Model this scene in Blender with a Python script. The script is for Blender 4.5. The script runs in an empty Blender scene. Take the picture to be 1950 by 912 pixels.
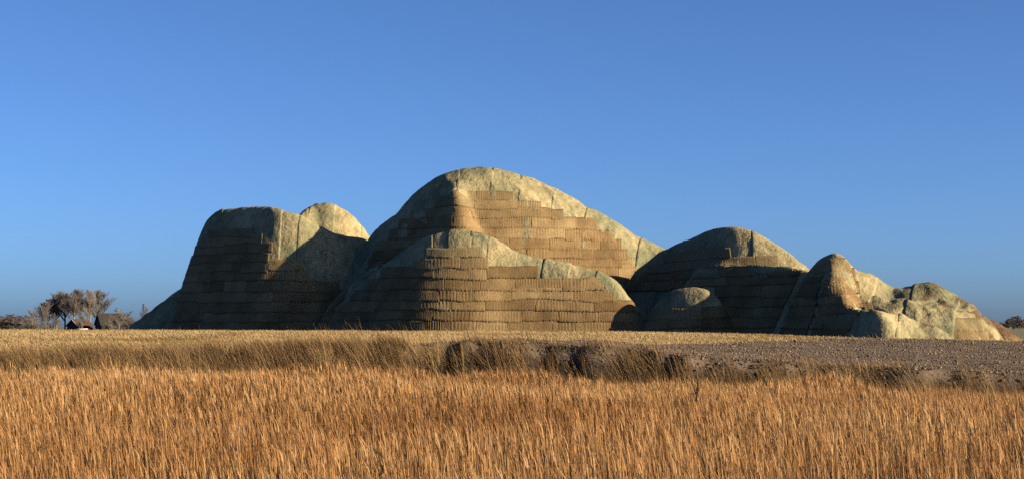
import bpy, math, random
import numpy as np
from mathutils import Vector, Matrix

# ------------------------------------------------------------------ camera
scene = bpy.context.scene
COL = scene.collection
FPX, CX, HY = 3000.0, 975.0, 620.0          # focal length in px of the 1950 px wide photograph, centre column, horizon row
cam = bpy.data.cameras.new("camera")
cam.sensor_width = 36.0
cam.lens = 36.0 * FPX / 1950.0
cam.shift_y = (HY - 456.0) / 1950.0
cam.clip_start, cam.clip_end = 0.1, 20000.0
camo = bpy.data.objects.new("camera", cam)
camo.rotation_euler = (math.radians(90), 0, 0)
COL.objects.link(camo)
scene.camera = camo

# ------------------------------------------------------------------ sky and sun
SUN_AZ = 69.0     # degrees to the right of straight behind the camera
SUN_EL = 16.5
a, e = math.radians(SUN_AZ), math.radians(SUN_EL)
SUN_DIR = Vector((math.sin(a) * math.cos(e), -math.cos(a) * math.cos(e), math.sin(e)))   # towards the sun
world = bpy.data.worlds.new("World")
scene.world = world
world.use_nodes = True
wn = world.node_tree.nodes
wl = world.node_tree.links
bg = wn["Background"]
sky = wn.new("ShaderNodeTexSky")
sky.sky_type = 'NISHITA'
sky.sun_disc = False
sky.sun_elevation = e
sky.sun_rotation = math.atan2(SUN_DIR.x, SUN_DIR.y)
sky.altitude = 0
sky.air_density = 0.52
sky.dust_density = 1.15
sky.ozone_density = 6.0
wl.new(sky.outputs[0], bg.inputs[0])
bg.inputs[1].default_value = 0.05
sun = bpy.data.lights.new("sun", 'SUN')
sun.energy = 5.0
sun.angle = math.radians(0.5)
sun.color = (1.0, 0.80, 0.52)
suno = bpy.data.objects.new("sun", sun)
suno.rotation_euler = SUN_DIR.to_track_quat('Z', 'Y').to_euler()
suno.location = (40, -20, 40)
COL.objects.link(suno)
scene.view_settings.view_transform = 'Standard'
scene.view_settings.look = 'None'
scene.view_settings.exposure = 1.8
scene.view_settings.gamma = 1.0
scene.view_settings.use_curve_mapping = False
scene.cycles.use_denoising = False
scene.cycles.max_bounces = 6
scene.cycles.diffuse_bounces = 0
scene.cycles.transparent_max_bounces = 8

# ------------------------------------------------------------------ helpers
ALB = 0.52
rng = np.random.default_rng(7)
random.seed(7)


def P(px, py, Y):
    return ((px - CX) / FPX * Y, Y, (HY - py) / FPX * Y)


def tag(o, label=None, cat=None, group=None, kind=None):
    if label: o["label"] = label
    if cat: o["category"] = cat
    if group: o["group"] = group
    if kind: o["kind"] = kind
    return o


def empty(name, loc=(0, 0, 0)):
    o = bpy.data.objects.new(name, None)
    o.location = loc
    o.empty_display_size = 0.3
    COL.objects.link(o)
    return o


def mesh_obj(name, verts, faces, mat, parent=None, smooth=False, attr=None, loc=None):
    """one mesh object out of numpy arrays; faces (M,3) or (M,4); attr = per-vertex float called tone"""
    verts = np.asarray(verts, np.float32)
    faces = np.asarray(faces, np.int32)
    if loc is not None:
        verts = verts - np.asarray(loc, np.float32)
    me = bpy.data.meshes.new(name)
    n, k = faces.shape
    me.vertices.add(len(verts)); me.vertices.foreach_set("co", verts.ravel())
    me.loops.add(n * k); me.loops.foreach_set("vertex_index", faces.ravel())
    me.polygons.add(n); me.polygons.foreach_set("loop_start", np.arange(0, n * k, k, dtype=np.int32))
    if smooth:
        me.polygons.foreach_set("use_smooth", np.ones(n, bool))
    me.update(calc_edges=True)
    if attr is not None:
        at = me.attributes.new("tone", 'FLOAT', 'POINT')
        at.data.foreach_set("value", np.asarray(attr, np.float32))
    me.materials.append(mat)
    o = bpy.data.objects.new(name, me)
    COL.objects.link(o)
    if loc is not None: o.location = loc
    if parent is not None:
        o.parent = parent
    return o


def grid_faces(nu, nv):
    """quads of a grid stored row by row: index = j*nu + i"""
    i, j = np.meshgrid(np.arange(nu - 1), np.arange(nv - 1))
    b = (j * nu + i).ravel()
    return np.stack([b, b + 1, b + nu + 1, b + nu], 1)


#MOUND_BEGIN
def vnoise(x, y, seed=0, period=None):
    """smooth value noise in -1..1"""
    x = np.asarray(x, float); y = np.asarray(y, float)
    xi = np.floor(x).astype(np.int64); yi = np.floor(y).astype(np.int64)
    fx = x - xi; fy = y - yi
    fx = fx * fx * (3 - 2 * fx); fy = fy * fy * (3 - 2 * fy)
    def h(a, b):
        n = (a * 374761393 + b * 668265263 + seed * 974711) & 0x7fffffff
        n = ((n ^ (n >> 13)) * 1274126177) & 0x7fffffff
        n = n ^ (n >> 16)
        return (n & 0xffff) / 32767.5 - 1.0
    return (h(xi, yi) * (1 - fx) + h(xi + 1, yi) * fx) * (1 - fy) + (h(xi, yi + 1) * (1 - fx) + h(xi + 1, yi + 1) * fx) * fy


def fbm(x, y, seed=0, oct=4):
    t = 0; amp = 0.55
    for k in range(oct):
        t = t + amp * vnoise(x * 2 ** k + 17.3 * k, y * 2 ** k - 9.1 * k, seed + k)
        amp *= 0.5
    return t


def sstep(a, b, x):
    t = np.clip((x - a) / (b - a), 0, 1)
    return t * t * (3 - 2 * t)


# ---- the ground's height
def crest_y(x):
    return 44.0 + 0.9 * vnoise(x * 0.21, 0.5 + 0 * x, 3) + 0.55 * vnoise(x * 0.8, 3.5 + 0 * x, 4) + 0.30 * vnoise(x * 2.3, 7.5 + 0 * x, 5) + 0.35 * np.abs(vnoise(x * 1.1, 9.5 + 0 * x, 6))


def crest_z(x):
    return np.interp(x, [-16, -12.8, -7, -1.8, .4, 3.3, 6.2, 9.2, 13.6, 18], [-.86, -.80, -.69, -.48, -.51, -.70, -.98, -1.15, -1.33, -1.45]) + 0.05 * vnoise(x * 0.5, 1.5 + 0 * x, 8)


def field_z(x, y):
    zm = np.interp(x, [-60, -30, 8, 15, 22, 28, 34, 60], [-.34, -.40, -.46, -.58, -.80, -.90, -1.04, -1.5])
    t = sstep(42, 100, y)
    z = crest_z(x) * (1 - t) + zm * t
    far = sstep(135, 230, y)
    return z * (1 - far) + (-2.0) * far


def ground_z(x, y):
    x = np.asarray(x, float); y = np.asarray(y, float)
    yc = crest_y(x)
    f = field_z(x, y)
    low = -2.75 + 0.12 * vnoise(x * 0.4, y * 0.4, 11)
    width = 0.55 + 0.35 * vnoise(x * 0.33, 5.5 + 0 * x, 12) + 2.0 * (1 - sstep(-6, -1, x))
    t = sstep(-width - .45, 0.0, y - yc)
    t = t ** 0.8
    rough = (0.10 * fbm(x * 1.6, y * 1.6, 20, 4)) * sstep(38, 41, y) * (1 - sstep(50, 75, y))
    dike = sstep(7.0, 2.5, y) * 1.1
    return low * (1 - t) + f * t + rough * (0.4 + 0.6 * (1 - abs(2 * t - 1))) + dike


# ---- the mound: rounded ridges blended together
def rp(nodes):
    """ridge nodes in picture terms -> dense 3D polyline (Catmull-Rom)"""
    p = np.array([P(*n) for n in nodes])
    if len(p) == 2: return p
    q = np.vstack([2 * p[0] - p[1], p, 2 * p[-1] - p[-2]])
    out = []
    for i in range(1, len(q) - 2):
        for t in np.linspace(0, 1, 4, endpoint=False):
            out.append(0.5 * ((2 * q[i]) + (-q[i-1] + q[i+1]) * t + (2*q[i-1] - 5*q[i] + 4*q[i+1] - q[i+2]) * t*t + (-q[i-1] + 3*q[i] - 3*q[i+1] + q[i+2]) * t**3))
    out.append(q[-2])
    return np.array(out)


# name: (nodes, front slope, other slope, rounding)
RIDGES = {
 'ramp': ([(222,644,150),(290,594,151),(345,554,152),(400,517,153)], 1.1, .9, .8),
 'head': ([(404,412,148),(428,397,147),(480,393,144.5),(535,397,142),(585,415,141.5),(640,446,142.5),(690,452,144)], 3.0, 4.6, 1.1),
 'headback': ([(578,403,147),(600,391,148),(628,388,148),(658,401,148),(676,424,148)], 2, 2.8, 1.2),
 'hump': ([(752,420,142),(788,392,141),(812,364,140),(848,336,139),(880,323,138.5),(910,319,138.5),(955,323,138.5),(1000,339,138.5),(1050,360,138.5),(1100,388,138.5),(1150,416,138.5),(1200,444,138.5),(1262,477,138),(1320,510,137)], 2.3, 2.0, 3.0),
 'spur': ([(868,347,136.5),(868,361,134.8),(876,388,133.3),(883,430,132.3)], 2.6, 2.6, .8),
 'belly': ([(640,596,135),(690,541,131.5),(740,502,128),(800,459,124),(850,441,122.8),(900,440,122.3),(940,454,122.1),(970,473,121.9),(1010,485,121.7),(1060,494,121.4),(1110,506,121),(1150,521,120.7),(1178,546,120.3),(1194,574,120)], 3.6, 2.6, 1.4),
 'shoulder': ([(1225,508,133),(1262,479,131),(1300,463,128.5),(1340,444,125.5),(1385,430,122.8),(1420,435,121.6),(1460,455,120.6),(1500,482,119.8),(1535,511,119.2)], 2.4, 2.4, 1.0),
 'apron': ([(1330,514,121.6),(1400,501,118.6),(1470,504,115.8),(1535,511,113.2),(1560,522,112.2)], 3.8, .9, .4),
 'ledge': ([(1270,557,118.2),(1298,547,117.5),(1330,546,116.9),(1352,553,116.5)], 3.2, 1.2, .6),
 'valley': ([(700,522,137.5),(760,492,134),(850,464,130),(950,480,129),(1050,510,128.5),(1150,542,127.5)], 1.6, 1.6, 2.0),
 'saddle': ([(1640,560,108.2),(1690,572,107),(1745,574,106.4),(1800,582,106),(1835,592,106)], 1.3, 1.3, 1.2),
 'knob': ([(1548,508,111.5),(1562,496,111),(1576,486,110.5),(1592,484,110),(1606,491,109.7),(1625,511,109.5),(1645,513,109.5),(1668,526,109.5),(1690,546,109.5),(1712,557,109.5)], 2.2, 2.6, .6),
 'knobspur': ([(1584,500,109.6),(1582,515,108.4),(1580,545,107.4),(1579,575,106.8)], 3.4, 3.4, .35),
 'skirt': ([(1594,494,109.8),(1602,540,107.5),(1613,581,105.2),(1650,583,103.6),(1672,588,102.4),(1690,602,101.6)], 4.2, .8, .5),
 'fore': ([(1692,606,102.6),(1706,598,103),(1735,603,103.2),(1770,615,102.8),(1796,634,102.4)], 2.6, 2.2, .8),
 'knuckles': ([(1712,555,109),(1735,545,109),(1755,541,109),(1778,544,108.8),(1798,557,108.4),(1812,568,108)], 1.5, 2.0, 1.3),
 'knuckle2': ([(1822,568,107.8),(1838,569,107.4),(1852,582,107),(1860,597,106.8)], 2.2, 2.8, .5),
 'wrist': ([(1765,606,104.6),(1810,603,104.9),(1845,602,105.2),(1868,595,105.4),(1876,602,105.6),(1888,633,105.8)], 3.2, 2.8, .5),
}


def ridge_height(name, X, Y):
    nodes, sf, so, c = RIDGES[name]
    p = rp(nodes)
    out = np.full(X.shape, -50.0)
    for A, B in zip(p[:-1], p[1:]):
        d = B[:2] - A[:2]
        L = max(d @ d, 1e-9)
        t = np.clip(((X - A[0]) * d[0] + (Y - A[1]) * d[1]) / L, 0, 1)
        dx = X - (A[0] + t * d[0]); dy = Y - (A[1] + t * d[1])
        r = np.hypot(dx, dy)
        w = 0.5 - 0.5 * dy / (r + 0.4)          # 1 in front of the ridge
        s = so + (sf - so) * w
        z = A[2] + t * (B[2] - A[2]) - s * (np.sqrt(r * r + c * c) - c)
        out = np.maximum(out, z)
    return out


def blur(h, n):
    k = np.exp(-0.5 * (np.arange(-3 * n, 3 * n + 1) / n) ** 2); k /= k.sum()
    for ax in (0, 1):
        pad = [(0, 0), (0, 0)]; pad[ax] = (3 * n, 3 * n)
        g = np.pad(h, pad, mode='edge')
        o = np.zeros_like(h)
        for i, w in enumerate(k):
            o += w * (g[i:i + h.shape[0], :] if ax == 0 else g[:, i:i + h.shape[1]])
        h = o
    return h


MX0, MX1, MY0, MY1, MS = -37.0, 35.5, 98.0, 160.0, 0.15
gx = np.arange(MX0, MX1 + 1e-6, MS); gy = np.arange(MY0, MY1 + 1e-6, MS)
GX, GY = np.meshgrid(gx, gy)                     # [j, i]
KS = 0.35
acc = None
hs = [ridge_height(n, GX, GY) for n in RIDGES]
m = np.max(hs, 0)
H0 = m + KS * np.log(sum(np.exp((h - m) / KS) for h in hs)) - 0.0
H0 = blur(H0, 2)
# slack, lumps and dents of the built surface
lump = .13 * fbm(GX * .45, GY * .45, 301, 3) + .05 * fbm(GX * 1.3, GY * 1.3, 305, 2)
lump_r = .20 * (np.abs(fbm(GX * .75 + .4 * GY, GY * .75, 311, 3)) * 2 - .5) + .10 * fbm(GX * 1.8, GY * 1.8, 315, 2)
wr_ = sstep(21.5, 24.5, GX)
H0 = H0 + lump * (1 - wr_) + lump_r * wr_
#MOUND_END

# ------------------------------------------------------------------ materials
def new_mat(name, rough=0.9):
    mt = bpy.data.materials.new(name)
    mt.use_nodes = True
    nt = mt.node_tree
    b = nt.nodes["Principled BSDF"]
    b.inputs["Roughness"].default_value = rough
    b.inputs["Specular IOR Level"].default_value = 0.15
    return mt, nt, b


def N(nt, typ, **kw):
    n = nt.nodes.new(typ)
    for k, v in kw.items():
        if k.startswith("i_"):
            key = k[2:]
            key = int(key) if key.isdigit() else key.replace("_", " ")
            n.inputs[key].default_value = v
        else:
            setattr(n, k, v)
    return n


def noise(nt, scale, detail=4, rough=0.6, stretch=None, coord='Object', offset=None):
    tc = N(nt, "ShaderNodeTexCoord")
    nz = N(nt, "ShaderNodeTexNoise")
    nz.inputs["Scale"].default_value = scale
    nz.inputs["Detail"].default_value = detail
    nz.inputs["Roughness"].default_value = rough
    if stretch:
        mp = N(nt, "ShaderNodeMapping")
        mp.inputs["Scale"].default_value = stretch
        nt.links.new(tc.outputs[coord], mp.inputs[0])
        nt.links.new(mp.outputs[0], nz.inputs["Vector"])
    else:
        nt.links.new(tc.outputs[coord], nz.inputs["Vector"])
    return nz.outputs["Fac"]


def ramp(nt, fac, stops):
    r = N(nt, "ShaderNodeValToRGB")
    els = r.color_ramp.elements
    while len(els) < len(stops): els.new(0.5)
    for el, (p, c) in zip(els, stops):
        el.position = p
        el.color = (*c, 1)
    nt.links.new(fac, r.inputs[0])
    return r.outputs[0]


def mixc(nt, fac, c1, c2, mode='MIX'):
    mx = N(nt, "ShaderNodeMix", data_type='RGBA', blend_type=mode)
    if isinstance(fac, (int, float)): mx.inputs[0].default_value = fac
    else: nt.links.new(fac, mx.inputs[0])
    for sock, c in ((mx.inputs[6], c1), (mx.inputs[7], c2)):
        if isinstance(c, tuple): sock.default_value = (*c, 1)
        else: nt.links.new(c, sock)
    return mx.outputs[2]


def bump(nt, b, h, strength, dist):
    bn = N(nt, "ShaderNodeBump")
    bn.inputs["Strength"].default_value = strength
    bn.inputs["Distance"].default_value = dist
    nt.links.new(h, bn.inputs["Height"])
    nt.links.new(bn.outputs[0], b.inputs["Normal"])


def attr_fac(nt, name="tone"):
    return N(nt, "ShaderNodeAttribute", attribute_name=name).outputs["Fac"]


M = {}
# jute matting: brown, per-mat tone, vertical fibres
mt, nt, b = new_mat("matting")
rnd = N(nt, "ShaderNodeObjectInfo").outputs["Random"]
base = ramp(nt, rnd, [(0, (.225, .150, .070)), (.3, (.285, .194, .094)), (.75, (.33, .228, .112)), (1, (.40, .295, .155))])
fib = ramp(nt, noise(nt, 3.2, 5, .7, (5, 5, .9)), [(.3, (.6, .57, .54)), (.62, (1.12, 1.1, 1.05))])
c = mixc(nt, 1.0, base, fib, 'MULTIPLY')
blot = ramp(nt, noise(nt, .45, 4, .6), [(.38, (.62, .58, .55)), (.6, (1.1, 1.1, 1.1))])
c = mixc(nt, 0.8, c, blot, 'MULTIPLY')
c = mixc(nt, attr_fac(nt), c, mixc(nt, 1.0, (.32, .27, .15), fib, 'MULTIPLY'))
nt.links.new(c, b.inputs["Base Color"])
bump(nt, b, noise(nt, 9, 5, .7, (2.5, 2.5, .7)), 0.8, 0.05)
M['mat'] = mt
# cloth: green-beige geotextile
mt, nt, b = new_mat("geotextile")
pat = ramp(nt, noise(nt, .25, 6, .66), [(.36, (.215, .225, .145)), (.49, (.36, .325, .20)), (.64, (.53, .445, .275))])
fine = ramp(nt, noise(nt, 2.6, 8, .74), [(.30, (.45, .43, .38)), (.48, (.92, .92, .90)), (.72, (1.2, 1.16, 1.06))])
c = mixc(nt, .6, pat, fine, 'MULTIPLY')
streak = ramp(nt, noise(nt, 1.5, 5, .62, (1.6, 1.6, .28)), [(.34, (.66, .65, .61)), (.58, (1.05, 1.05, 1.03))])
c = mixc(nt, .75, c, streak, 'MULTIPLY')
rnd = N(nt, "ShaderNodeObjectInfo").outputs["Random"]
c = mixc(nt, 1.0, c, ramp(nt, rnd, [(0, (.82, .88, .86)), (1, (1.1, 1.05, 1.0))]), 'MULTIPLY')
br = ramp(nt, attr_fac(nt), [(0.0, (0, 0, 0)), (1.0, (1, 1, 1))])
c = mixc(nt, br, c, (.15, .10, .055))
nt.links.new(c, b.inputs["Base Color"])
# creases: ridged noise, warped, plus fine weave
n1 = N(nt, "ShaderNodeTexNoise"); n1.noise_type = 'RIDGED_MULTIFRACTAL'
n1.inputs["Scale"].default_value = .9; n1.inputs["Detail"].default_value = 5
tc = N(nt, "ShaderNodeTexCoord"); mp = N(nt, "ShaderNodeMapping"); mp.inputs["Scale"].default_value = (1.0, .6, .8); mp.inputs["Rotation"].default_value = (.2, .3, .7)
nt.links.new(tc.outputs["Object"], mp.inputs[0]); nt.links.new(mp.outputs[0], n1.inputs["Vector"])
ad = N(nt, "ShaderNodeMath", operation='MULTIPLY_ADD')
nt.links.new(n1.outputs["Fac"], ad.inputs[0]); ad.inputs[1].default_value = .55
nt.links.new(noise(nt, 2.6, 4, .6), ad.inputs[2])
bump(nt, b, ad.outputs[0], 0.85, 0.16)
M['cloth'] = mt
# straw core seen between the mats
mt, nt, b = new_mat("straw_core")
nt.links.new(ramp(nt, noise(nt, 2.5, 5, .7), [(.3, (.10, .065, .03)), (.7, (.22, .15, .07))]), b.inputs["Base Color"])
M['core'] = mt


# ------------------------------------------------------------------ the mound
def samp(A, x, y):
    """bilinear lookup in a mound grid"""
    fx = np.clip((np.asarray(x) - MX0) / MS, 0, len(gx) - 1.001); fy = np.clip((np.asarray(y) - MY0) / MS, 0, len(gy) - 1.001)
    i = fx.astype(int); j = fy.astype(int); fx = fx - i; fy = fy - j
    return (A[j, i] * (1 - fx) + A[j, i + 1] * fx) * (1 - fy) + (A[j + 1, i] * (1 - fx) + A[j + 1, i + 1] * fx) * fy


HYg, HXg = np.gradient(H0, MS)
nn = np.sqrt(HXg ** 2 + HYg ** 2 + 1)
NXg, NYg, NZg = -HXg / nn, -HYg / nn, 1 / nn
GZ = ground_z(GX, GY)

mound = empty("mound_sculpture", (0.0, 122.0, -0.5))
tag(mound, "huge rounded mound sculpture clad in brown jute mats and pale green cloth on the field", "sculpture")


def under(o):
    o.parent = mound
    o.matrix_parent_inverse = Matrix.Translation(-Vector(mound.location))
    return o


# core, a little under the cladding
st = 3
Xc, Yc, Zc = GX[::st, ::st], GY[::st, ::st], np.maximum(H0, GZ - 1.0)[::st, ::st]
Zc = Zc - 0.10 * nn[::st, ::st].clip(1, 4)
fc = grid_faces(Xc.shape[1], Xc.shape[0])
keep = (Zc > (GZ - 0.9)[::st, ::st]).ravel()[fc].any(1)
under(mesh_obj("core", np.stack([Xc, Yc, Zc], -1).reshape(-1, 3), fc[keep], M['core'], smooth=True))

# cloth sheets, strips laid over the mound from front to back
seams_px = [(471, 138), (528, 139), (576, 142), (633, 145)]
seam = [-36.8, -34.4, -31.8, -29.3, -27.0] + [(p - CX) / FPX * Y for p, Y in seams_px]
while seam[-1] < 32.8:
    seam.append(seam[-1] + rng.uniform(1.9, 2.7))
seam.append(35.3)


def tilt_of(x):
    return np.interp(x, [-40, -14, -9, 0, 8, 14, 18, 22, 26, 40], [0, 0, .25, -.3, -.5, -.3, -.2, -.75, -.7, -.5])


for k in range(len(seam) - 1):
    u0, u1 = seam[k] - 0.10, seam[k + 1] + 0.10
    nu = max(6, int((u1 - u0) / 0.14)); y0 = MY0 + .3; ny = int((MY1 - .6 - y0) / 0.15)
    us = np.concatenate([[u0], np.linspace(u0 + .005, u1 - .005, nu), [u1]])
    ys = np.linspace(y0, MY1 - .3, ny)
    U, Yv = np.meshgrid(us, ys)
    xm = 0.5 * (u0 + u1)
    wob0 = 0.22 * vnoise(ys * .35, np.full_like(ys, k * 3.1), 40); wob1 = 0.22 * vnoise(ys * .35, np.full_like(ys, (k + 1) * 3.1), 40)
    fr = (U - u0) / (u1 - u0)
    Tl = (1 - fr) * tilt_of(u0) + fr * tilt_of(u1)
    yref = np.interp(U, [-35, 10, 22, 35], [133, 130, 112, 106])
    X = U - Tl * (Yv - yref) * .6 + wob0[:, None] * (1 - fr) + wob1[:, None] * fr
    off = 0.02 + 0.02 * (k % 2) + rng.uniform(0, .012)
    # folds and slack of the cloth
    wr = 0.06 * fbm(X * .55 + Yv * .25, Yv * .5, 60 + k, 4) + 0.09 * (1 - np.abs(fbm(X * .9 + Yv * .55, (Yv - X) * .22, 90, 3)) * 2.2)
    wr = wr * (.12 + .88 * sstep(.25, .6, samp(NZg, X, Yv)))
    D = off + wr
    fold = 0.05 if xm < -13 else (.03 if xm > 17 else .012)
    D[:, 0] -= fold; D[:, -1] -= fold
    Z = samp(H0, X, Yv)
    Xo = X + samp(NXg, X, Yv) * D; Yo = Yv + samp(NYg, X, Yv) * D; Zo = Z + samp(NZg, X, Yv) * D
    f = grid_faces(U.shape[1], U.shape[0])
    keep = (Z > samp(GZ, X, Yv) - 0.6).ravel()[f].all(1)
    if keep.sum() < 10: continue
    used, inv = np.unique(f[keep], return_inverse=True)
    # brown plant litter caught on the humps at the right end
    px_ = X / Yv * FPX + CX
    lit = sstep(.02, .3, fbm(X * 1.3, Yv * 1.3, 77, 4) + .5 * samp(NZg, X, Yv) - .42) * sstep(1735, 1760, px_)
    lit = np.maximum(lit, sstep(.1, .35, fbm(X * 1.1, Yv * 1.1, 78, 4)) * sstep(1852, 1872, px_) * .9)
    v = np.stack([Xo, Yo, Zo], -1).reshape(-1, 3)[used]
    under(mesh_obj("cloth_sheet", v, inv.reshape(-1, 4), M['cloth'], smooth=True, attr=lit.ravel()[used]))


# jute mats in courses on the walls
def front_y(x, z):
    """where a level line first meets the mound, coming from the front"""
    i = np.clip((x - MX0) / MS, 0, len(gx) - 1.001)
    i0 = i.astype(int); fi = i - i0
    out = np.full(x.shape, np.nan)
    for k in range(x.size):
        col = H0[:, i0.flat[k]] * (1 - fi.flat[k]) + H0[:, i0.flat[k] + 1] * fi.flat[k]
        j = np.argmax(col >= z.flat[k])
        if j == 0: continue
        t = (z.flat[k] - col[j - 1]) / (col[j] - col[j - 1])
        out.flat[k] = gy[j - 1] + t * MS
    return out


COURSES = {   # region: (mean distance, nearest, farthest, rows of (top, bottom, left, right) in picture terms)
 'hump': (134.5, 129, 145, [(364,380,838,978),(380,397,828,1031),(397,415,780,1074),(415,435,756,1139),(435,455,735,1174),(455,474,718,1185),(474,492,704,1197),(492,509,695,1206),(509,530,690,1214),(530,552,716,1220)]),
 'belly': (121.5, 116, 136, [(472,488,809,920),(488,507,790,930),(507,527,715,1024),(527,549,675,1147),(549,568,645,1168),(568,588,622,1204),(588,608,606,1222),(608,640,592,1228)]),
 'head': (138, 130, 151, [(428,443,362,467),(443,460,345,490),(460,477,332,513),(477,494,322,507),(494,514,312,575),(514,533,304,582),(533,552,296,640),(552,572,290,668),(572,592,286,668),(592,612,280,664),(612,636,276,660)]),
 'shoulder': (119, 103.5, 133, [(470,487,1290,1398),(487,505,1262,1482),(505,524,1240,1566),(524,543,1222,1572),(543,563,1362,1576),(563,582,1364,1580),(582,601,1212,1590),(601,621,1205,1590),(621,646,1205,1590)]),
 'knob': (107.5, 103, 111.5, [(502,526,1552,1606),(526,547,1548,1611),(547,566,1546,1612),(566,580,1544,1608),(580,602,1600,1606)]),
 'wrist': (105, 102.5, 108, [(602,624,1772,1866),(624,648,1790,1872)]),
}
mat_n = 0
for reg, (Ym, ya, yb, rows) in COURSES.items():
    for ri, (pt, pb, pl, pr) in enumerate(rows):
        zt, zb = (HY - pt) / FPX * Ym, (HY - pb) / FPX * Ym
        x, xend = (pl - CX) / FPX * Ym, (pr - CX) / FPX * Ym
        while x < xend - 0.35:
            w = random.uniform(2.2, 4.8)
            if reg == 'knob': w = 1.15
            if xend - x - w < 0.9: w = xend - x
            x1 = x + w
            dz = random.uniform(-.09, .09); RIB = random.uniform(.17, .26); RA = random.uniform(.35, 1.35)
            nu = max(8, int(w / 0.048)); nv = 6
            us = np.linspace(x + .004, x1 - .004, nu)
            vs = np.linspace(zt + dz, zb - 0.13 + dz, nv)
            us = np.concatenate([[us[0]], us, [us[-1]]]); vs = np.concatenate([[vs[0]], vs, [vs[-1]]])
            U, V = np.meshgrid(us, vs)
            U = U + 0.02 * vnoise(U * 1.3, V * 3, 31 + mat_n)
            V = V + .16 * vnoise(U * .11, U * 0 + len(reg), 35) + 0.09 * vnoise(U * .8, V * .2, 33 + mat_n)
            V[-2:] += .018 * rng.normal(0, 1, U.shape[1])[None].clip(-1.5, 1.5)
            Yf = front_y(U, V)
            ok = np.isfinite(Yf) & (Yf > ya) & (Yf < yb)
            if ok.sum() < 30:
                x = x1; mat_n += 1; continue
            Yf = np.where(np.isfinite(Yf), Yf, 130)
            tt = (V - vs[0]) / (vs[-1] - vs[0])
            ph = 2 * math.pi * (U / RIB) + 2.2 * vnoise(U * 2.1, V * .8, 51 + mat_n)
            rib = RA * np.sin(ph) * (.55 + .6 * vnoise(U * 3.3, V * 1.7, 57 + mat_n))
            amp = 0.014 * (0.55 + 0.9 * np.clip(.5 + fbm(U * .5, V * .6, 71, 2), 0, 1)) * (1.25 - .75 * tt)
            Dm = 0.10 + random.uniform(0, .02) + 0.022 * tt ** 2 + amp * rib + 0.02 * fbm(U * 1.4, V * 2.2, 81 + mat_n, 3)
            Dm[0, :] = Dm[-1, :] = -0.02; Dm[1:-1, 0] = Dm[1:-1, 1] - .045; Dm[1:-1, -1] = Dm[1:-1, -2] - .045
            nx, ny_, nz = samp(NXg, U, Yf), samp(NYg, U, Yf), samp(NZg, U, Yf)
            v = np.stack([U + nx * Dm, Yf + ny_ * Dm, V + nz * Dm], -1).reshape(-1, 3)
            f = grid_faces(U.shape[1], U.shape[0])
            yq = Yf.ravel()[f]
            keep = ok.ravel()[f].all(1) & ((yq.max(1) - yq.min(1)) < 0.6)
            mat_n += 1
            x = x1
            kg = keep.reshape(U.shape[0] - 1, U.shape[1] - 1)
            lab = np.zeros(kg.shape, int); nl = 0
            for j0, i0 in zip(*np.nonzero(kg)):
                if lab[j0, i0]: continue
                nl += 1; stack = [(j0, i0)]; lab[j0, i0] = nl
                while stack:
                    j, i = stack.pop()
                    for jj, ii in ((j + 1, i), (j - 1, i), (j, i + 1), (j, i - 1)):
                        if 0 <= jj < kg.shape[0] and 0 <= ii < kg.shape[1] and kg[jj, ii] and not lab[jj, ii]:
                            lab[jj, ii] = nl; stack.append((jj, ii))
            for q in range(1, nl + 1):
                sel = (lab == q).ravel()
                if sel.sum() < 24: continue
                used, inv = np.unique(f[sel], return_inverse=True)
                under(mesh_obj("mat", v[used], inv.reshape(-1, 4)[:, ::-1], M['mat'], smooth=True, attr=np.full(len(used), max(0.0, (.75, .45, .25, .12)[ri] if ri < 4 else .05) * random.uniform(.3, 1.2))))
print("mats", mat_n)
#STAGE2

# soil heap at the right foot of the mound
mt, nt, b = new_mat("soil_heap")
nt.links.new(ramp(nt, noise(nt, 1.6, 6, .7), [(.3, (.06, .04, .022)), (.5, (.16, .10, .05)), (.7, (.24, .16, .09))]), b.inputs["Base Color"])
bump(nt, b, noise(nt, 4, 6, .7), .8, .1)
M['heap'] = mt
hx, hy = np.meshgrid(np.arange(30.5, 37.0, .12), np.arange(101.5, 110.5, .12))
hp = np.full(hx.shape, -9.0)
for A, B in zip(rp([(1882,606,107.4),(1898,618,107.2),(1915,632,106.8),(1936,650,106)])[:-1], rp([(1882,606,107.4),(1898,618,107.2),(1915,632,106.8),(1936,650,106)])[1:]):
    d = B[:2] - A[:2]; t = np.clip(((hx - A[0]) * d[0] + (hy - A[1]) * d[1]) / (d @ d), 0, 1)
    r = np.hypot(hx - A[0] - t * d[0], hy - A[1] - t * d[1])
    hp = np.maximum(hp, A[2] + t * (B[2] - A[2]) - .75 * (np.sqrt(r * r + .09) - .3))
hp = hp + .16 * fbm(hx * 1.5, hy * 1.5, 140, 4)
fh = grid_faces(hx.shape[1], hx.shape[0])
keep = (hp > ground_z(hx, hy) - .25).ravel()[fh].all(1)
used, inv = np.unique(fh[keep], return_inverse=True)
o = mesh_obj("soil_heap", np.stack([hx, hy, hp], -1).reshape(-1, 3)[used], inv.reshape(-1, 4), M['heap'], smooth=True, loc=(33, 106, -1))
tag(o, "low brown soil heap tailing off at the mound's right foot", "soil heap")

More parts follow.
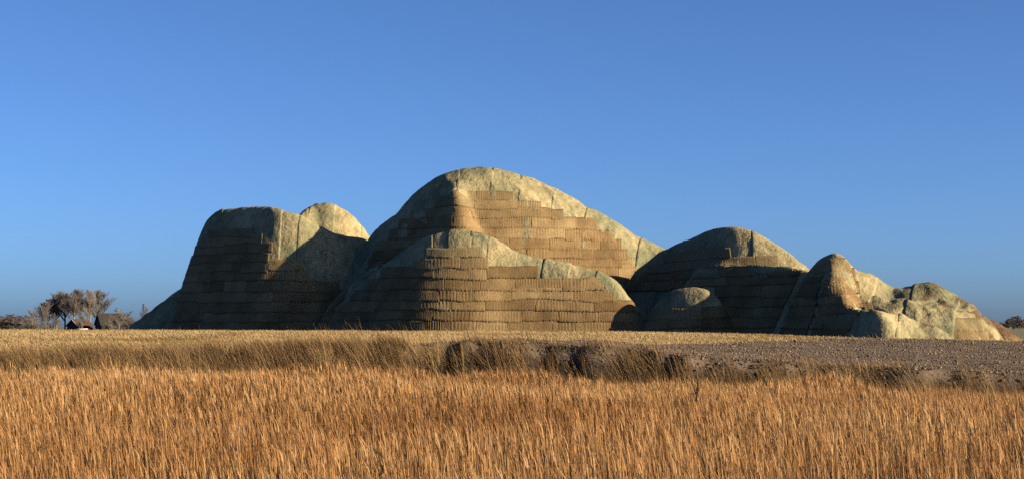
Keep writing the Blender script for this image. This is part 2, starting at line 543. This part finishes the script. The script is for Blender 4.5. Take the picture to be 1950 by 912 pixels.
# ------------------------------------------------------------------ ground sheet
mt, nt, b = new_mat("ground_soil")
soil = ramp(nt, noise(nt, 1.3, 8, .75), [(.3, (.065, .046, .033)), (.5, (.17, .128, .095)), (.68, (.28, .215, .16))])
grassy = ramp(nt, noise(nt, .7, 6, .7), [(.3, (.17, .12, .05)), (.55, (.33, .225, .10)), (.75, (.45, .31, .15))])
meadow = ramp(nt, noise(nt, .05, 4, .6), [(.35, (.16, .17, .09)), (.65, (.25, .24, .14))])
wet_shade = ramp(nt, noise(nt, 1.5, 6, .7), [(.35, (.035, .026, .018)), (.7, (.095, .07, .05))])  # wet ditch soil, and overhang shade painted into the bank face
g1 = attr_fac(nt, "tone")
c = mixc(nt, g1, soil, grassy)
c = mixc(nt, attr_fac(nt, "low"), c, wet_shade)
c = mixc(nt, attr_fac(nt, "far"), c, meadow)
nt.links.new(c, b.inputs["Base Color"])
bump(nt, b, noise(nt, 4.5, 8, .78), 1.0, 0.10)
M['ground'] = mt


def grassiness(x, y):
    """1 on the dry grass, 0 on the bare churned soil that spreads from the middle to the right"""
    px_ = x / np.maximum(y, 1) * FPX + CX
    edge = np.interp(y, [42, 46, 52, 62, 80, 100, 125], [-2.2, -1.6, -.5, 3.5, 14, 22, 34])       # soil lies right of this line
    g = 1 - sstep(-1.2, 1.2, x - edge + 2.0 * fbm(x * .35, y * .35, 150, 3))
    far_right = sstep(96, 100.5, y) * sstep(20, 26, x)
    return np.clip(np.maximum(g, far_right), 0, 1)


yl = np.concatenate([np.arange(-6, 38, .5), np.arange(38, 50, .09), np.arange(50, 70, .3), np.arange(70, 160, 1.0), np.geomspace(160, 6000, 64)])
ul = np.linspace(-1, 1, 460)
Ug, Yg = np.meshgrid(ul, yl)
Xg = Ug * (22 + np.maximum(Yg, 0) * .42 + np.maximum(Yg - 160, 0) * .8)
Zg = ground_z(Xg, Yg)
clod = np.abs(fbm(Xg * 3.1, Yg * 3.1, 160, 3)) * .11 + .06 * fbm(Xg * 1.2, Yg * 1.2, 165, 3)
Zg = Zg + clod * (1 - grassiness(Xg, Yg)) * sstep(40, 43, Yg) * (1 - sstep(60, 100, Yg))
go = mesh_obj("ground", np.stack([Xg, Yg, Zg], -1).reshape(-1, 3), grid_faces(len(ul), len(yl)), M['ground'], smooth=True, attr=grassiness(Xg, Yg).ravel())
lowm = 1 - sstep(-.42, -.16, Zg - crest_z(Xg) + .22 * fbm(Xg * 1.4, Yg * 1.4, 170, 3)); lowm = lowm * (1 - sstep(46, 60, Yg))  # covers the ditch floor and, as painted shade, the bank below its crest
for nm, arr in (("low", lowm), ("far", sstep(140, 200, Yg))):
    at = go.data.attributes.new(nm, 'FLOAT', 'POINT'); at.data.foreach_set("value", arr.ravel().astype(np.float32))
tag(go, kind="structure")


# ------------------------------------------------------------------ blades: grass and reed
def blades(base, height, lean, az, width, face, k=2, droop=0.5, tip=0.12):
    """tapered curved ribbons; lean = how far the tip moves sideways as a share of the height, towards az"""
    n = len(base)
    t = np.linspace(0, 1, k + 1)
    hor = (lean[:, None] * height[:, None]) * (t[None] ** (1.0 + droop))
    zz = height[:, None] * t[None] * np.cos(np.clip(lean, 0, 1.2)[:, None] * t[None] * .8)
    cx = base[:, 0, None] + np.cos(az)[:, None] * hor
    cy = base[:, 1, None] + np.sin(az)[:, None] * hor
    cz = base[:, 2, None] + zz
    w = width[:, None] * (1 - (1 - tip) * t[None] ** 1.5) * .5
    wx, wy = np.cos(face)[:, None] * w, np.sin(face)[:, None] * w
    L = np.stack([cx - wx, cy - wy, cz], -1); R = np.stack([cx + wx, cy + wy, cz], -1)
    v = np.empty((n, 2 * (k + 1), 3), np.float32); v[:, 0::2] = L; v[:, 1::2] = R
    q = np.array([[2 * i, 2 * i + 1, 2 * i + 3, 2 * i + 2] for i in range(k)])
    f = (np.arange(n)[:, None, None] * (2 * (k + 1)) + q[None]).reshape(-1, 4)
    return v.reshape(-1, 3), f


def join(parts, tones):
    vs, fs, ts, o = [], [], [], 0
    for (v, f), tn in zip(parts, tones):
        vs.append(v); fs.append(f + o); ts.append(np.repeat(tn, len(v) // len(tn))); o += len(v)
    return np.concatenate(vs), np.concatenate(fs), np.concatenate(ts)


def blade_mat(name, stops, trans=.25):
    mt, nt, b = new_mat(name, .75)
    c = ramp(nt, attr_fac(nt), stops)
    nt.links.new(c, b.inputs["Base Color"])
    tr = N(nt, "ShaderNodeBsdfTranslucent")
    nt.links.new(c, tr.inputs[0])
    mx = N(nt, "ShaderNodeMixShader"); mx.inputs[0].default_value = trans
    nt.links.new(b.outputs[0], mx.inputs[1]); nt.links.new(tr.outputs[0], mx.inputs[2])
    nt.links.new(mx.outputs[0], nt.nodes["Material Output"].inputs[0])
    return mt


M['reed'] = blade_mat("reed_straw", [(0, (.15, .070, .026)), (.3, (.31, .148, .052)), (.65, (.45, .235, .090)), (1, (.60, .37, .17))])
M['drygrass'] = blade_mat("dry_grass", [(0, (.10, .08, .03)), (.3, (.25, .175, .07)), (.65, (.45, .315, .145)), (1, (.62, .45, .23))])
M['tuss'] = blade_mat("bank_grass", [(0, (.10, .062, .03)), (.35, (.22, .135, .062)), (.7, (.36, .22, .10)), (1, (.50, .34, .17))])

WIND = math.pi * 0.97            # tips lean to the left


def scatter(n, y0, y1, power=1.0, margin=2.0):
    y = y0 + (y1 - y0) * rng.random(n) ** power
    hw = y * .335 + margin
    # even cover: accept in proportion to the width of the view there
    keep = rng.random(n) < hw / (y1 * .335 + margin)
    y = y[keep]; hw = hw[keep]
    return (rng.random(len(y)) * 2 - 1) * hw, y


# reed bed
def reed_top(x, y):
    z = np.interp(y, [8, 14, 24, 38, 42], [-1.2, -1.18, -1.2, -1.3, -1.34])
    z = z + np.interp(x / np.maximum(y, 1), [-.33, 0, .12, .33], [.0, -.08, -.34, -.58]) * sstep(20, 38, y)
    return z + .24 * fbm(x * .25, y * .3, 180, 3) + .10 * vnoise(x * 1.3, y * 1.3, 183) + .38 * fbm(x * .8, y * .5, 184, 3) * sstep(30, 39, y)


x, y = scatter(230000, 8.0, 41.0, .95)
back = crest_y(x) - 1.2 + 1.3 * vnoise(x * .45, y * 0 + .5, 185) + np.abs(rng.normal(0, .35, len(x)))
dens = .55 + .55 * fbm(x * .45, y * .45, 187, 3) + .35
k = (y < back) & (rng.random(len(x)) < dens)
x, y = x[k], y[k]
n = len(x)
z0 = ground_z(x, y) - .05
hgt = (reed_top(x, y) - z0) * (1.08 - np.abs(rng.normal(0, .17, n))).clip(.5, 1.08)
tall = sstep(.0, .35, fbm(x * .7, y * .6, 240, 2)) * sstep(-5.5, -1.5, y - crest_y(x)) * (rng.random(n) < .75)
hgt = hgt * (1 + (.34 - .12 * sstep(0, 6, x)) * tall * rng.random(n))
base = np.stack([x, y, z0], -1)
lean = np.abs(rng.normal(.05, .05, n)) + .13 * sstep(30, 41, y)
az = WIND + rng.normal(0, .9, n)
tone_patch = .55 + .8 * fbm(x * .22, y * .22, 190, 4)
tone = (tone_patch * .75 + .20 + rng.normal(0, .24, n)).clip(0, 1)
wscale = np.interp(y, [8, 20, 40], [1, 1.3, 1.9])
parts = [blades(base, hgt, lean, az, rng.uniform(.0035, .007, n) * wscale, rng.normal(0, .7, n), k=2, droop=.6, tip=.5)]
tones = [tone]
for lf in range(3):
    s_ = rng.random(n) < .8
    m_ = s_.sum()
    t_ = rng.uniform(.35, .93, m_)
    hor = lean[s_] * hgt[s_] * t_ ** 1.9
    b_ = np.stack([x[s_] + np.cos(az[s_]) * hor, y[s_] + np.sin(az[s_]) * hor, z0[s_] + hgt[s_] * t_ * np.cos(lean[s_] * t_ * .8)], -1)
    L_ = rng.uniform(.22, .50, m_)
    az_ = WIND + rng.normal(0, 1.1, m_)
    parts.append(blades(b_, L_, np.abs(rng.normal(0, .22, m_)) + .03, az_, rng.uniform(.0035, .0075, m_) * wscale[s_], rng.normal(0, .8, m_), k=2, droop=.6, tip=.08))
    tones.append((tone[s_] + rng.normal(.05, .15, m_)).clip(0, 1))
# feathery heads
s_ = rng.random(n) < np.interp(y, [8, 20, 40], [.22, .35, .6])
m_ = s_.sum()
hor = lean[s_] * hgt[s_] * .97 ** 1.9
tipb = np.stack([x[s_] + np.cos(az[s_]) * hor, y[s_] + np.sin(az[s_]) * hor, z0[s_] + hgt[s_] * .97 * np.cos(lean[s_] * .78)], -1)
for q in range(2):
    L_ = rng.uniform(.10, .2, m_)
    parts.append(blades(tipb + rng.normal(0, .006, (m_, 3)), L_, rng.uniform(.05, .45, m_), WIND + rng.normal(0, .5, m_), rng.uniform(.006, .012, m_) * wscale[s_] ** 1.4, rng.uniform(-1.2, 1.2, m_), k=2, droop=.9, tip=.15))
    tones.append((tone[s_] * .8 + .22 + rng.normal(0, .1, m_)).clip(0, 1))
v, f, tn = join(parts, tones)
o = mesh_obj("reed_bed", v, f, M['reed'], attr=tn)
tag(o, "dense dry orange reeds filling the whole foreground ditch", "reeds", kind="stuff")
print("reed stems", n, "faces", len(f))

# tall bank grass in leaning tussocks between the reeds and the field
NT = 3600
tx = rng.uniform(-17, 18, NT)
ty = crest_y(tx) + rng.uniform(-2.3, .35, NT) - .2 * sstep(0, 3, tx)
dn = fbm(tx * .5, ty * .7, 200, 3) + .25 * (1 - sstep(-2, 3, tx))
left = 1 - sstep(-5, 0, tx)
kk = (dn + rng.normal(0, .12, NT) > np.where(ty > crest_y(tx) - .5, .26 - .36 * left, -.20 + .06 * left))
tx, ty = tx[kk], ty[kk]
per = rng.integers(15, 60, len(tx))
x = np.repeat(tx, per) + rng.normal(0, .16, per.sum()); y = np.repeat(ty, per) + rng.normal(0, .14, per.sum())
n = len(x)
z0 = ground_z(x, y) - .04
hh = np.repeat(rng.gamma(5, .11, len(tx)).clip(.25, 1.1), per) * rng.uniform(.4, 1.2, n)
hh = hh * np.interp(crest_z(x) - z0, [.1, .5, 1.1], [.5, .95, 1.6])
ln = np.repeat(rng.uniform(.25, .85, len(tx)), per) * rng.uniform(.5, 1.3, n)
a_ = WIND + np.repeat(rng.normal(0, .5, len(tx)), per) + rng.normal(0, .55, n)
tn_ = (np.repeat(rng.uniform(.05, 1.0, len(tx)), per) + rng.normal(0, .18, n)).clip(0, 1)
v, f = blades(np.stack([x, y, z0], -1), hh, ln, a_, rng.uniform(.007, .016, n), rng.normal(0, .8, n), k=3, droop=.7, tip=.06)
o = mesh_obj("bank_grass", v, f, M['tuss'], attr=np.repeat(tn_, 8))
tag(o, "windblown brown tussock grass along the eroded ditch bank", "grass", kind="stuff")
print("tussocks", len(tx), n)

# short dry field grass
n0 = 330000
y = 42.5 + (131 - 42.5) * rng.random(n0) ** 1.5
x = (rng.random(n0) * 2 - 1) * (y * .345 + 1.5)
gr = grassiness(x, y)
cl = .5 + .9 * fbm(x * .9, y * .5, 210, 3)
k = (rng.random(n0) < gr * (.35 + cl.clip(0, 1)) + .012) & (y > crest_y(x) - .25)
k &= ~(samp(H0, x, y) > ground_z(x, y) + .05) | (y < MY0)
x, y, cl = x[k], y[k], cl[k]
n = len(x)
z0 = ground_z(x, y) - .02
grow = np.interp(y, [43, 60, 125], [1.0, 1.05, 1.2])
h_ = rng.uniform(.05, .15, n) * (.6 + .8 * cl.clip(0, 1)) * grow
foot = (samp(H0, x, y) > ground_z(x, y) - 2.2) & (y > MY0)
h_ *= np.where(foot & (rng.random(n) < .3) & (fbm(x * .8, y * .8, 218, 2) > -.05), rng.uniform(1.5, 4.0, n), 1)
v, f = blades(np.stack([x, y, z0], -1), h_, rng.uniform(.3, 1.3, n), WIND + rng.normal(0, 1.0, n), rng.uniform(.010, .020, n) * np.interp(y, [43, 125], [1, 2.4]), rng.normal(0, .8, n), k=2, droop=.5, tip=.1)
tp = .5 + .8 * fbm(x * .12, y * .10, 215, 4) * .8
green = sstep(.1, .5, fbm(x * .2, y * .14, 220, 3)) * .35
tn_ = (tp * .5 + .62 - green + rng.normal(0, .15, n)).clip(0, 1)
o = mesh_obj("field_grass", v, f, M['drygrass'], attr=np.repeat(tn_, 6))
tag(o, "short dry golden grass covering the field before the mound", "grass", kind="stuff")
print("field blades", n)

# clods on the bare soil and the crumbling bank
mt, nt, b = new_mat("clod_soil")
c = ramp(nt, attr_fac(nt), [(0, (.06, .043, .03)), (.45, (.185, .138, .10)), (1, (.36, .28, .21))])
nt.links.new(c, b.inputs["Base Color"])
M['clod'] = mt
n0 = 110000
y = 41.8 + (104 - 41.8) * rng.random(n0) ** 2.4
x = (rng.random(n0) * 2 - 1) * (y * .345 + 1.5)
k = (rng.random(n0) > grassiness(x, y) * 1.02) & (y > crest_y(x) - 1.9)
k &= ~(samp(H0, x, y) > ground_z(x, y) + .05) | (y < MY0)
x, y = x[k], y[k]; n = len(x)
oct_v = np.array([[1, 0, 0], [-1, 0, 0], [0, 1, 0], [0, -1, 0], [0, 0, 1], [0, 0, -1]], float)
oct_f = np.array([[0, 2, 4], [2, 1, 4], [1, 3, 4], [3, 0, 4], [2, 0, 5], [1, 2, 5], [3, 1, 5], [0, 3, 5]])
sz = rng.gamma(2.0, .013, n).clip(.01, .10) * np.interp(y, [42, 45, 50, 104], [1.1, .75, .65, 1.1])
dirs = oct_v[None] * rng.uniform(.6, 1.4, (n, 6, 1)) + rng.normal(0, .25, (n, 6, 3))
ang = rng.uniform(0, 6.28, n); ca, sa = np.cos(ang)[:, None], np.sin(ang)[:, None]
dx, dy = dirs[..., 0] * ca - dirs[..., 1] * sa, dirs[..., 0] * sa + dirs[..., 1] * ca
v = np.stack([x[:, None] + dx * sz[:, None], y[:, None] + dy * sz[:, None], (ground_z(x, y) + .05 * (1 - grassiness(x, y)))[:, None] + dirs[..., 2] * sz[:, None] * .65], -1).reshape(-1, 3)
f = (np.arange(n)[:, None, None] * 6 + oct_f[None]).reshape(-1, 3)
tn_ = (.45 + .35 * fbm(x * .5, y * .3, 230, 3) + rng.normal(0, .17, n) - .45 * sstep(.1, .5, crest_z(x) - ground_z(x, y))).clip(0, 1)  # clods below the crest darkened along with the bank's painted shade
o = mesh_obj("soil_clods", v, f, M['clod'], attr=np.repeat(tn_, 6))
tag(o, "crumbled grey brown clods on the bare soil and bank edge", "soil clods", kind="stuff")
print("clods", n)


# ------------------------------------------------------------------ bare trees
def tube(p0, p1, r0, r1, sides=4):
    d = p1 - p0
    L = np.linalg.norm(d) + 1e-9
    d = d / L
    u = np.cross(d, [0.3, 0.9, 0.31]); u /= np.linalg.norm(u)
    w = np.cross(d, u)
    an = np.arange(sides) * 2 * math.pi / sides
    ring = np.cos(an)[:, None] * u + np.sin(an)[:, None] * w
    return np.vstack([p0 + ring * r0, p1 + ring * r1])


def tube_faces(sides):
    i = np.arange(sides); j = (i + 1) % sides
    return np.stack([i, j, j + sides, i + sides], 1)


def grow_tree(seed, height, spread, trunk_r, levels=4, kids=7, up=.55, clear=.2, wiggle=.12, twig=.05):
    """returns trunk and branch meshes of a leafless tree standing at the origin"""
    R = np.random.default_rng(seed)
    trunk, crown = [], []
    def branch(p, d, L, r, lev):
        segs = 4 if lev == 0 else (3 if lev < levels - 1 else 2)
        pts = [p]; dd = d.copy()
        for i in range(segs):
            dd = dd + R.normal(0, wiggle if lev else wiggle * .3, 3) + np.array([0, 0, up * .12 if lev else 0])
            dd /= np.linalg.norm(dd)
            pts.append(pts[-1] + dd * L / segs)
        rs = np.linspace(r, r * .45 if lev < levels - 1 else twig * .4, segs + 1)
        for i in range(segs):
            (trunk if lev == 0 else crown).append((pts[i], pts[i + 1], rs[i], rs[i + 1], 5 if lev == 0 else 3))
        if lev >= levels - 1: return
        nk = kids if lev == 0 else max(3, kids - 2)
        if lev == 0: nk = int(kids * 1.7)
        for q in range(nk):
            t = clear + (1 - clear) * (q + R.random()) / nk if lev == 0 else R.uniform(.25, 1)
            i = min(int(t * segs), segs - 1); fr = t * segs - i
            pp = pts[i] * (1 - fr) + pts[i + 1] * fr
            an = R.uniform(0, 2 * math.pi)
            side = np.array([math.cos(an), math.sin(an), 0])
            nd = side * spread + np.array([0, 0, up]) * R.uniform(.7, 1.2) + .5 * dd * (lev > 0)
            nd /= np.linalg.norm(nd)
            if lev == 0: LL = height * R.uniform(.26, .42) * (1.12 - .8 * t)
            else: LL = L * R.uniform(.42, .68)
            branch(pp, nd, LL, max(r * (.5 if lev == 0 else .55) * (1.1 - .5 * t), twig), lev + 1)
    branch(np.zeros(3), np.array([0, 0, 1.0]), height * .86, trunk_r, 0)
    out = []
    for segs in (trunk, crown):
        vs, fs, o = [], [], 0
        for (a0, a1, r0, r1, sd) in segs:
            vs.append(tube(a0, a1, r0, r1, sd)); fs.append(tube_faces(sd) + o); o += 2 * sd
        out.append((np.vstack(vs), np.vstack(fs)))
    return out


def bark(name, c0, c1):
    mt, nt, b = new_mat(name)
    nt.links.new(ramp(nt, noise(nt, .6, 4), [(.3, c0), (.7, c1)]), b.inputs["Base Color"])
    return mt


M['bark'] = bark("bark_grey", (.165, .145, .135), (.26, .23, .21))
M['barkd'] = bark("bark_dark", (.10, .085, .08), (.19, .155, .135))
M['twig'] = bark("sapling_bark", (.05, .035, .025), (.11, .075, .045))
tree_cache = {}


def tree(name, px, Y, top_py, kind, label, group=None, mat='bark', sc=1.0):
    X = (px - CX) / FPX * Y
    z0 = float(ground_z(np.array([X]), np.array([Y]))[0])
    Hh = (HY - top_py) / FPX * Y - z0
    if kind not in tree_cache:
        tree_cache[kind] = [tuple(KINDS[kind])]
        (tv, tf), (cv, cf) = grow_tree(**KINDS_ARGS[kind])
        me_t = mesh_obj("trunk", tv, tf, M[mat], smooth=True); me_c = mesh_obj("crown", cv, cf, M[mat])
        top = max(tv[:, 2].max(), cv[:, 2].max())
        tree_cache[kind] = (me_t.data, me_c.data, top)
        bpy.data.objects.remove(me_t); bpy.data.objects.remove(me_c)
    dt, dc, top = tree_cache[kind]
    r = empty(name, (X, Y, z0 - .1))
    s = (Hh + .1) / top
    r.scale = (s * sc, s * sc, s)
    r.rotation_euler = (0, 0, random.uniform(0, 6.28))
    for nm, d in (("trunk", dt), ("crown", dc)):
        o = bpy.data.objects.new(nm, d)
        COL.objects.link(o)
        o.parent = r
    tag(r, label, "tree", group)
    return r


KINDS_ARGS = {
 'poplar1': dict(seed=1, height=18, spread=.7, trunk_r=.30, levels=4, kids=13, up=1.1, clear=.28, twig=.024),
 'poplar2': dict(seed=2, height=18, spread=.8, trunk_r=.30, levels=4, kids=13, up=1.1, clear=.32, twig=.024),
 'poplar3': dict(seed=3, height=18, spread=.75, trunk_r=.28, levels=4, kids=13, up=1.1, clear=.25, twig=.024),
 'broad1': dict(seed=4, height=10, spread=1.0, trunk_r=.22, levels=4, kids=12, up=.7, clear=.12, twig=.02),
 'broad2': dict(seed=5, height=10, spread=1.1, trunk_r=.20, levels=4, kids=12, up=.7, clear=.10, twig=.02),
 'dark1': dict(seed=6, height=10, spread=1.0, trunk_r=.25, levels=4, kids=13, up=.5, clear=.03, twig=.05),
 'dark2': dict(seed=8, height=10, spread=1.1, trunk_r=.25, levels=4, kids=13, up=.55, clear=.03, twig=.05),
}
KINDS = KINDS_ARGS
GP = "tall bare poplars beside the farm"
for px, Y, top, kd, lb, sc in [
    (78, 560, 572, 'poplar3', "shortest bare poplar at the left end of the tall row", 1.5),
    (92, 572, 562, 'poplar2', "second bare poplar from the left in the tall row", 1.4),
    (108, 570, 555, 'poplar1', "third bare poplar from the left in the tall row", 1.35),
    (124, 578, 551, 'poplar3', "fourth bare poplar from the left, above the small house", 1.3),
    (139, 565, 547, 'poplar1', "tallest bare poplar in the middle of the tall row", 1.3),
    (156, 575, 549, 'poplar2', "third bare poplar from the right in the tall row", 1.3),
    (171, 570, 548, 'poplar1', "second bare poplar from the right in the tall row", 1.25),
    (186, 580, 550, 'poplar3', "rightmost bare poplar of the tall row, behind the dark barn", 1.2)]:
    tree("poplar_tree", px, Y, top, kd, lb, GP, 'bark', sc * 1.22)
for px, Y, top, kd, lb, sc in [
    (226, 455, 583, 'broad1', "round bare tree right of the dark barn", 1.25),
    (244, 462, 590, 'broad2', "low round bare tree against the mound's left foot", 1.2),
    (207, 440, 603, 'broad2', "low bare tree standing in front of the dark barn roof", 1.1),
    (276, 520, 576, 'broad2', "bare tree peeping over the mound's left foot", .8),
    (104, 440, 594, 'broad1', "small bare tree in front of the tall poplars, left of the small house", 1.3),
    (86, 450, 600, 'broad2', "low bare tree below the shortest poplar", 1.4),
    (156, 440, 590, 'broad1', "slim bare tree between the small house and the dark barn", .8),
    (62, 470, 588, 'broad2', "pale bare tree just left of the shortest poplar", 1.4)]:
    tree("broadleaf_tree", px, Y, top, kd, lb, "bare farm trees", 'bark', sc)
dl = ["leftmost tree of the dark wood at the photo's left edge", "second tree from the left edge in the dark wood", "third tree from the left edge in the dark wood",
      "fourth tree from the left edge in the dark wood", "fifth tree from the left edge in the dark wood", "sixth tree from the left edge in the dark wood", "rightmost tree of the dark wood, next to the pale bare tree"]
for i, (px, top) in enumerate([(-8, 598), (4, 600), (15, 597), (26, 596), (37, 599), (48, 598), (60, 602)]):
    tree("woodland_tree", px, 640 + 12 * (i % 3), top, 'dark1' if i % 2 else 'dark2', dl[i], "dark wood at the left edge", 'barkd', 1.3)
dr = ["leftmost tree of the far wood at the photo's right edge", "second tree of the far wood beyond the soil heap", "third tree of the far wood beyond the soil heap",
      "fourth tree of the far wood beyond the soil heap", "last tree of the far wood, cut by the photo's right edge"]
for i, (px, top) in enumerate([(1906, 612), (1917, 606), (1929, 601), (1941, 600), (1954, 603)]):
    tree("woodland_tree", px, 760 + 15 * (i % 3), top, 'dark2' if i % 2 else 'dark1', dr[i], "far wood at the right edge", 'barkd', 1.3)

# bare sapling among the reeds
(tv, tf), (cv, cf) = grow_tree(seed=21, height=2.5, spread=.75, trunk_r=.026, levels=3, kids=5, up=1.1, clear=.5, wiggle=.14, twig=.009)
sx, sy = (1316 - CX) / FPX * 24.5, 24.5
sg = float(ground_z(np.array([sx]), np.array([sy]))[0])
sap = empty("sapling", (sx, sy, sg - .03))
mesh_obj("trunk", tv, tf, M['twig'], sap); mesh_obj("crown", cv, cf, M['twig'], sap)
tsc = ((HY - 690) / FPX * 24.5 - sg) / max(cv[:, 2].max(), tv[:, 2].max())
sap.scale = (tsc, tsc, tsc)
tag(sap, "thin leafless sapling rising out of the reeds", "sapling")


# ------------------------------------------------------------------ farm
def plain(name, col, rough=.85, sc=1.5):
    mt, nt, b = new_mat(name, rough)
    nt.links.new(ramp(nt, noise(nt, sc, 5), [(.3, tuple(c * .75 for c in col)), (.7, tuple(c * 1.15 for c in col))]), b.inputs["Base Color"])
    return mt


M['thatch'] = plain("dark_thatch", (.06, .052, .046)); M['tile'] = plain("roof_tile", (.10, .065, .05))
M['brick'] = plain("dark_brick", (.085, .06, .05)); M['black'] = plain("tarred_boards", (.03, .03, .032))
M['white'] = plain("white_paint", (.75, .73, .68)); M['pane'] = plain("dark_glass", (.03, .035, .045), .2)


def prism_house(name, label, px0, px1, Y, eave_py, ridge_py, depth, hip, wallm, roofm, gable_left=True, verge=None, openings=()):
    x0, x1 = (px0 - CX) / FPX * Y, (px1 - CX) / FPX * Y
    g = -2.05
    ze, zr = (HY - eave_py) / FPX * Y, (HY - ridge_py) / FPX * Y
    root = empty(name, ((x0 + x1) / 2, Y + depth / 2, g))
    lx = (x1 - x0) / 2; d = depth / 2; ze -= g; zr -= g
    W = []
    v = [(-lx, -d, 0), (lx, -d, 0), (lx, d, 0), (-lx, d, 0), (-lx, -d, ze), (lx, -d, ze), (lx, d, ze), (-lx, d, ze), (-lx, 0, zr - .05), (lx - hip, 0, zr - .05)]
    me = bpy.data.meshes.new("wall")
    me.from_pydata(v, [], [(0, 1, 5, 4), (1, 2, 6, 5), (2, 3, 7, 6), (3, 0, 4, 8, 7)]); me.materials.append(wallm)
    o = bpy.data.objects.new("wall", me); COL.objects.link(o); o.parent = root
    ov = .35
    t = .22
    r = [(-lx - ov, -d - ov, ze - .15), (lx + ov * (hip > 0), -d - ov, ze - .15), (lx + ov * (hip > 0), d + ov, ze - .15), (-lx - ov, d + ov, ze - .15), (-lx - ov, 0, zr), (lx - hip, 0, zr)]
    r2 = [(a, b_, c_ + t) for a, b_, c_ in r]
    me = bpy.data.meshes.new("roof")
    fs = [(0, 1, 5, 4), (2, 3, 4, 5), (1, 2, 5)]
    me.from_pydata(r + r2, [], [tuple(i + 6 for i in q) for q in fs] + [tuple(reversed(q)) for q in fs] + [(0, 6, 10, 4), (4, 10, 9, 3), (0, 1, 7, 6), (2, 3, 9, 8), (1, 2, 8, 7)])
    me.materials.append(roofm)
    ro = bpy.data.objects.new("roof", me); COL.objects.link(ro); ro.parent = root
    if verge:
        for sgn in (-1, 1):
            p0 = np.array([-lx - ov - .05, sgn * (d + ov), ze - .12]); p1 = np.array([-lx - ov - .05, 0, zr + .05])
            vv = tube(p0, p1, .14, .14, 4)
            mesh_obj("verge_board", vv, tube_faces(4), verge, ro)
    for (ox, oz, w, h, kind) in openings:
        m_ = M['pane'] if kind == 'window' else M['black']
        vv = [(ox - w / 2, -d - .06, oz), (ox + w / 2, -d - .06, oz), (ox + w / 2, -d - .06, oz + h), (ox - w / 2, -d - .06, oz + h)]
        vv += [(a, b_ + .1, c_) for a, b_, c_ in vv]
        mesh_obj(kind, vv, [(0, 1, 2, 3), (1, 5, 6, 2), (4, 0, 3, 7), (3, 2, 6, 7), (0, 4, 5, 1)], m_, root)
    tag(root, label, "barn" if name == "barn" else "house")
    return root


bn = prism_house("barn", "big dark barn with steep thatched roof behind the field", 178, 246, 480, 618, 597, 12, 3.0, M['black'], M['thatch'], openings=[(-3.2, .2, 2.0, 2.2, 'door')])
bn.rotation_euler = (0, 0, math.radians(24))
hs_ = prism_house("farm_house", "small house with pale gable edge left of the dark barn", 131, 164, 490, 620, 608, 6, 0.0, M['brick'], M['tile'], verge=M['white'], openings=[(-1.0, .6, .8, 1.2, 'window'), (1.2, .6, .8, 1.2, 'window')])
hs_.rotation_euler = (0, 0, math.radians(50))
wv = []
wx0, wx1, wy = (143 - CX) / FPX * 430, (167 - CX) / FPX * 430, 430.0
zt = (HY - 624.6) / FPX * 430
vv = [(wx0, wy, -2.1), (wx1, wy, -2.1), (wx1, wy, zt), (wx0, wy, zt), (wx0, wy + .3, -2.1), (wx1, wy + .3, -2.1), (wx1, wy + .3, zt), (wx0, wy + .3, zt)]
o = mesh_obj("garden_wall", vv, [(0, 1, 2, 3), (1, 5, 6, 2), (5, 4, 7, 6), (4, 0, 3, 7), (3, 2, 6, 7)], M['white'], loc=((wx0 + wx1) / 2, wy, -2.1))
tag(o, "low white wall between the small house and the dark barn", "wall")
# all base colours scaled down evenly: offsets the raised exposure, deepens shade
for mt in bpy.data.materials:
    if not mt.use_nodes: continue
    nt = mt.node_tree
    for nd in list(nt.nodes):
        sock = nd.inputs.get("Base Color") if nd.type == 'BSDF_PRINCIPLED' else (nd.inputs[0] if nd.type == 'BSDF_TRANSLUCENT' else None)
        if sock is not None and sock.is_linked:
            src = sock.links[0].from_socket
            nt.links.new(mixc(nt, 1.0, src, (ALB, ALB, ALB), 'MULTIPLY'), sock)
